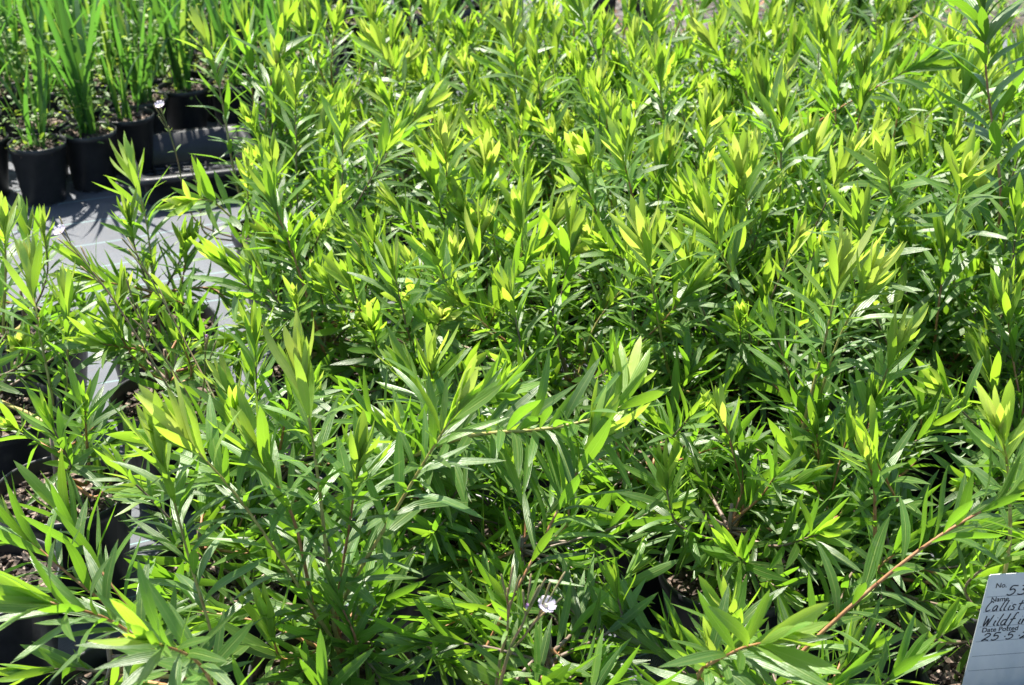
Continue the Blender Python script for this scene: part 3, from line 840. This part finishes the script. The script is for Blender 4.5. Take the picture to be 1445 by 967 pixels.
o = link('leaf_litter', leaves_mesh('leaf_litter', L, 'dry', False)); o['kind'] = 'stuff'; o['label'] = 'brown dry leaf litter covering the dirt behind the bed'; o['category'] = 'leaf litter'
sh, ag, rn, Rl, ol = [], [], [], [], []
for c in range(110):
    cx, cy = g.uniform(-0.2, 3.0), g.uniform(4.3, 6.6); hm = g.uniform(0.03, 0.20)
    for k in range(60):
        d = unit(np.array([g.normal(), g.normal(), g.normal(0, 0.4)+0.5])); up = np.array([0, 0, 1.0]); nr = unit(up-d*(up @ d)+g.normal(0, 0.2, 3)); nr = unit(nr-d*(nr @ d)); ln = g.uniform(0.02, 0.045)
        sh.append(int(g.integers(NSH))); ag.append(g.random()); rn.append(g.random()); Rl.append(np.stack([np.cross(d, nr)*ln*1.8, d*ln, nr*ln], 1))
        ol.append([cx+g.normal(0, 0.06), cy+g.normal(0, 0.06), 0.01+g.random()*hm])
L = dict(shape=np.array(sh), age=np.array(ag), rnd=np.array(rn), R=np.array(Rl), o=np.array(ol))
o = link('weeds', leaves_mesh('weeds', L, 'weed', False)); o['kind'] = 'stuff'; o['label'] = 'small green weeds sprouting from the littered dirt behind the bed'; o['category'] = 'weeds'

# ------------------------------------------------------------------ willowherb weeds with pale pink flowers
def petal_mesh(mat, name, ln=0.0085):
    mb = MB()
    us = [0, 0.35, 0.7, 0.95, 1.0]; ws = [0.0008, 0.0014, 0.0021, 0.0018, 0.0]
    v = []
    for u, w in zip(us, ws):
        z = 0.0035*u*u
        if u == 1.0: v += [(-0.0016, ln, z), (0, ln*0.86, z), (0.0016, ln, z)]
        else: v += [(-w, ln*u, z+0.0006), (0, ln*u, z), (w, ln*u, z+0.0006)]
    q = [[3*i+j, 3*i+j+1, 3*i+j+4, 3*i+j+3] for i in range(4) for j in range(2)]
    mb.add(v, q); return mb.mesh(name, mat)
PETAL = petal_mesh(M['petal'], 'petal'); MAUVE = petal_mesh(M['mauve'], 'petal', 0.007)
def flower(root, p, axis, kind, scale=1.0):
    mb = MB(); mb.lathe([(0.0001, 0.003), (0.0014, 0.0025), (0.0016, 0.0008), (0.0008, -0.001)], 8)
    f = link('flower', mb.mesh('flower', M['stamen']), root)
    f.matrix_basis = Matrix.Translation(Vector(p)) @ Vector(axis).normalized().to_track_quat('Z', 'Y').to_matrix().to_4x4() @ Matrix.Scale(scale, 4)
    for k in range(8 if kind == 'open' else 4):
        pe = link('petal', PETAL if kind == 'open' else MAUVE, f)
        pe.rotation_euler = (0.15 if kind == 'open' else 1.15, 0, k*math.pi/4 if kind == 'open' else k*math.pi/2)
def weed_plant(base, stems, label, seed):
    g = np.random.default_rng(seed); base = np.array(base, float)
    root = thing('willowherb_weed', label, 'weed', tuple(base))
    for pts, end in stems:
        P = spline([base]+list(pts), 16)-base
        mb = MB(); mb.tube(P, np.linspace(0.0022, 0.0010, 16), 6); st = link('stem', mb.mesh('stem', M['weed_stem']), root)
        for k in range(4, 15, 2):
            for sd in (0, 1):
                ax = unit(P[k]-P[k-1]); a = unit(np.cross(ax, [0.2, 0.5, 0.8])); b_ = np.cross(ax, a); ph = k*1.57/2+sd*math.pi+g.normal(0, 0.3)
                d = unit(ax*0.75+(math.cos(ph)*a+math.sin(ph)*b_)*0.8); nr = unit(ax-d*(ax @ d)); ln = g.uniform(0.022, 0.042)*(1.1-k/22)
                R = np.stack([np.cross(d, nr)*ln*1.3, d*ln, nr*ln], 1); p = P[k]
                ob = bpy.data.objects.new('leaf', leaf_mesh(int(g.integers(NSH)), 4, 'weed')); ob.parent = st; COL.objects.link(ob)
                ob.matrix_basis = Matrix([[*R[0], p[0]], [*R[1], p[1]], [*R[2], p[2]], [0, 0, 0, 1]])
        tip = P[-1]; ax = unit(P[-1]-P[-3])
        for k in range(4):                                   # slender seed pods and buds beside the flower
            a = unit(np.cross(ax, g.normal(0, 1, 3))); q0 = P[-2-k]; q1 = q0+unit(ax+a*0.28)*g.uniform(0.03, 0.06)
            mb = MB(); mb.tube(np.array([q0, q0*0.5+q1*0.5, q0*0.1+q1*0.9, q1]), [0.0007, 0.0011, 0.0014, 0.0006], 6); link('seed_pod', mb.mesh('seed_pod', M['weed_stem']), root)
        if end == 'open': flower(root, tip, ax*0.5+np.array([0, -0.5, 0.5]), 'open', 1.35)
        elif end == 'bud': flower(root, tip, ax, 'bud', 0.9)
weed_plant((-0.40, 1.98, 0.165), [([at_y(265, 590, 1.99), at_y(165, 430, 2.02), at_y(86, 328, 2.05)], 'open'),
                                  ([at_y(300, 610, 1.98), at_y(235, 510, 2.0), at_y(183, 425, 2.0)], 'bud'),
                                  ([at_y(330, 620, 2.0), at_y(260, 480, 2.1), at_y(180, 335, 2.14)], 'pod'),
                                  ([at_y(285, 600, 1.97), at_y(288, 540, 1.97), at_y(291, 478, 1.97)], 'bud')],
           'long-stemmed weed leaning over the mat strip, one open pale pink flower and mauve buds', 61)
weed_plant((-0.56, 3.02, 0.165), [([at_y(275, 310, 2.97), at_y(248, 215, 2.93), at_y(226, 150, 2.92)], 'open'),
                                  ([at_y(290, 330, 2.97), at_y(283, 280, 2.95), at_y(272, 228, 2.95)], 'pod')],
           'upright thin weed with a small white flower top beside the empty tray', 62)
weed_plant((-0.03, 1.42, 0.165), [([at_y(712, 940, 1.36), at_y(742, 895, 1.33), at_y(770, 856, 1.33)], 'open'),
                                  ([at_y(705, 935, 1.38), at_y(716, 890, 1.35), at_y(716, 830, 1.35)], 'pod'),
                                  ([at_y(715, 930, 1.34), at_y(738, 880, 1.33), at_y(743, 860, 1.33)], 'bud')],
           'short weed with a white eight-petalled flower standing among the lower dark leaves', 63)

# ------------------------------------------------------------------ fallen dry leaves
for k, (x, y, z, ln, rz, lab) in enumerate([
        (45, 925, 0.012, 0.06, 0.5, 'brown dry leaf lying on the mat in front of the black pot'),
        (75, 895, 0.012, 0.04, 2.2, 'small brown dry leaf on the mat against the black pot base'),
        (845, 318, 0.33, 0.05, 1.2, 'orange-brown dead leaf caught among green leaves in the bed'),
        (1142, 680, 0.27, 0.045, 0.2, 'curled tan dead leaf caught in the dark foliage'),
        (1300, 900, 0.20, 0.05, 2.0, 'brown dead leaf in the pot behind the white tag'),
        (428, 425, 0.34, 0.045, 1.8, 'rusty dead leaf hanging on a shoot of the bed')]):
    p = at_z(x, y, z)
    o = link('dry_leaf', leaf_mesh((k*3+1) % NSH, (k*3) % NAGE, 'dry')); o.location = p; o.rotation_euler = (0.25, 0.3, rz); o.scale = (ln*1.3, ln, ln)
    o['label'] = lab; o['category'] = 'dry leaf'

# ------------------------------------------------------------------ the plant tag, with its print and handwriting
GLY = {  # strokes in a box 1 wide, 1 high
 '5': [[(.85, 1), (.25, 1), (.18, .58), (.5, .66), (.8, .48), (.78, .18), (.45, 0), (.08, .1)]],
 '3': [[(.15, .95), (.6, 1), (.8, .8), (.4, .55), (.82, .38), (.75, .1), (.4, 0), (.05, .1)]],
 '2': [[(.1, .75), (.35, 1), (.75, .9), (.75, .6), (.1, .03), (.45, .12), (.95, .02)]],
 '.': [[(.4, .40), (.55, .44)]],
 'C': [[(.95, .9), (.6, 1.05), (.2, .7), (.08, .3), (.3, 0), (.9, .15)]],
 'a': [[(.8, .5), (.4, .55), (.12, .25), (.3, 0), (.65, .12), (.8, .5), (.78, .08), (.98, .05)]],
 'l': [[(.55, 1.1), (.35, .5), (.3, .05), (.6, .03)]], 'i': [[(.5, .5), (.4, .1), (.65, .02)], [(.55, .74), (.62, .76)]],
 's': [[(.85, .5), (.45, .58), (.3, .4), (.7, .25), (.6, .02), (.15, .06)]], 't': [[(.55, 1), (.4, .1), (.7, .02)], [(.1, .62), (.95, .68)]],
 'e': [[(.15, .28), (.8, .36), (.6, .56), (.22, .4), (.25, .06), (.8, .06)]], 'm': [[(.05, .5), (.08, 0), (.3, .5), (.42, .4), (.45, 0), (.65, .5), (.85, .4), (.9, 0)]],
 'o': [[(.5, .55), (.15, .35), (.3, 0), (.75, .15), (.75, .45), (.5, .55)]], 'n': [[(.15, .5), (.15, 0), (.4, .5), (.75, .45), (.78, 0)]],
 'W': [[(.0, 1), (.15, 0), (.5, .75), (.62, 0), (1.0, 1.05)]], 'd': [[(.75, .5), (.3, .5), (.12, .2), (.35, 0), (.7, .2), (.95, 1.1), (.75, .1), (.95, .03)]],
 'f': [[(.95, 1.1), (.65, 1.1), (.45, .5), (.2, -.3)], [(.1, .5), (.85, .58)]], 'r': [[(.25, .5), (.22, 0), (.4, .42), (.85, .52)]],
}
tl = TAG_TL
# the tag leans back from the lens: build its plane from the upper edge and a lean
xa = unit(np.array([1.0, 0.20, -0.07])); ya = unit(np.array([0.07, 0.0, 1.0])); ya = unit(ya-xa*(ya @ xa)); za = np.cross(xa, ya)
TW, TH = 0.115, 0.215
Rt = np.stack([xa, ya, za], 1); org = tl-ya*TH
tagroot = thing('plant_tag', 'white plastic plant tag with black handwriting leaning among the shrub leaves', 'plant tag', tuple(org))
tagroot.rotation_euler = Matrix(Rt.tolist()).to_euler()
mb = MB()
v = [(0, 0, 0), (TW, 0, 0), (TW, TH-0.002, 0), (TW-0.002, TH, 0), (0.002, TH, 0), (0, TH-0.002, 0)]
v3 = [(x, y, 0.0008) for x, y, _ in v]+[(x, y, -0.0002) for x, y, _ in v]
me = bpy.data.meshes.new('plate'); me.from_pydata(v3, [], [[0, 1, 2, 3, 4, 5], [11, 10, 9, 8, 7, 6]]+[[i, i+6, (i+1) % 6+6, (i+1) % 6] for i in range(6)])
me.materials.append(M['tag']); link('plate', me, tagroot)
PXM = np.linalg.norm(tl-np.array([0, 0, CAM_H]))/F_PX      # metres per photo pixel at the tag
def strokes(name, text, x, y, h, adv, wd, slant=0.28):
    mb = MB()
    for c in text:
        if c in GLY:
            for s_ in GLY[c]:
                P = np.array([(x+(a*0.85+b_*slant*1.0)*adv, y+b_*h, 0.0011) for a, b_ in s_])
                P = spline(P, 4*len(P)) if len(P) > 2 else P
                tan = np.gradient(P, axis=0); tan /= np.linalg.norm(tan, axis=1)[:, None]+1e-9
                nn = np.stack([-tan[:, 1], tan[:, 0], 0*tan[:, 0]], 1)*wd/2
                k = len(P); mb.add(np.concatenate([P+nn, P-nn]), [[i, k+i, k+i+1, i+1] for i in range(k-1)])
        x += adv*(0.55 if c in 'li.' else 1.0)
    link(name, mb.mesh(name, M['ink']), tagroot)
def printed(name, text, x, y, size):
    cu = bpy.data.curves.new(name, 'FONT'); cu.body = text; cu.size = size; cu.extrude = 0; cu.offset = size*0.012
    tmp = bpy.data.objects.new(name, cu); COL.objects.link(tmp)
    dg = bpy.context.evaluated_depsgraph_get(); me = bpy.data.meshes.new_from_object(tmp.evaluated_get(dg))
    COL.objects.unlink(tmp); bpy.data.objects.remove(tmp)
    me.materials.clear(); me.materials.append(M['ink']); link(name, me, tagroot, (x, y, 0.0011))
k_ = PXM
def ty(pix): return TH-(pix-811)*k_*1.03
kx = k_
printed('printed_word', 'No.', 13*kx, ty(832), 11*k_)
printed('printed_word', 'Name', 11*kx, ty(854), 11*k_)
printed('printed_word', 'Date Potted', 9*kx, ty(903), 11*k_)
strokes('handwritten_word', '53', 31*kx, ty(845), 15*k_, 16*kx, 1.9*k_)
strokes('handwritten_word', 'Callistemon', 6*kx, ty(869), 15*k_, 10*kx, 1.7*k_)
strokes('handwritten_word', 'Wildfire', 8*kx, ty(893), 17*k_, 12*kx, 1.8*k_)
strokes('handwritten_word', '25.5.2', 11*kx, ty(917), 12*k_, 14*kx, 1.8*k_)
for py_ in (846, 870, 894, 918, 942, 966):
    mb = MB(); mb.add([(0.012*k_/k_*0.3, ty(py_)-0.0003, 0.001), (TW-0.004, ty(py_)-0.0003, 0.001), (TW-0.004, ty(py_)+0.0003, 0.001), (0.0036, ty(py_)+0.0003, 0.001)], [[0, 1, 2, 3]])
    link('ruled_line', mb.mesh('ruled_line', M['rule'], smooth=False), tagroot)
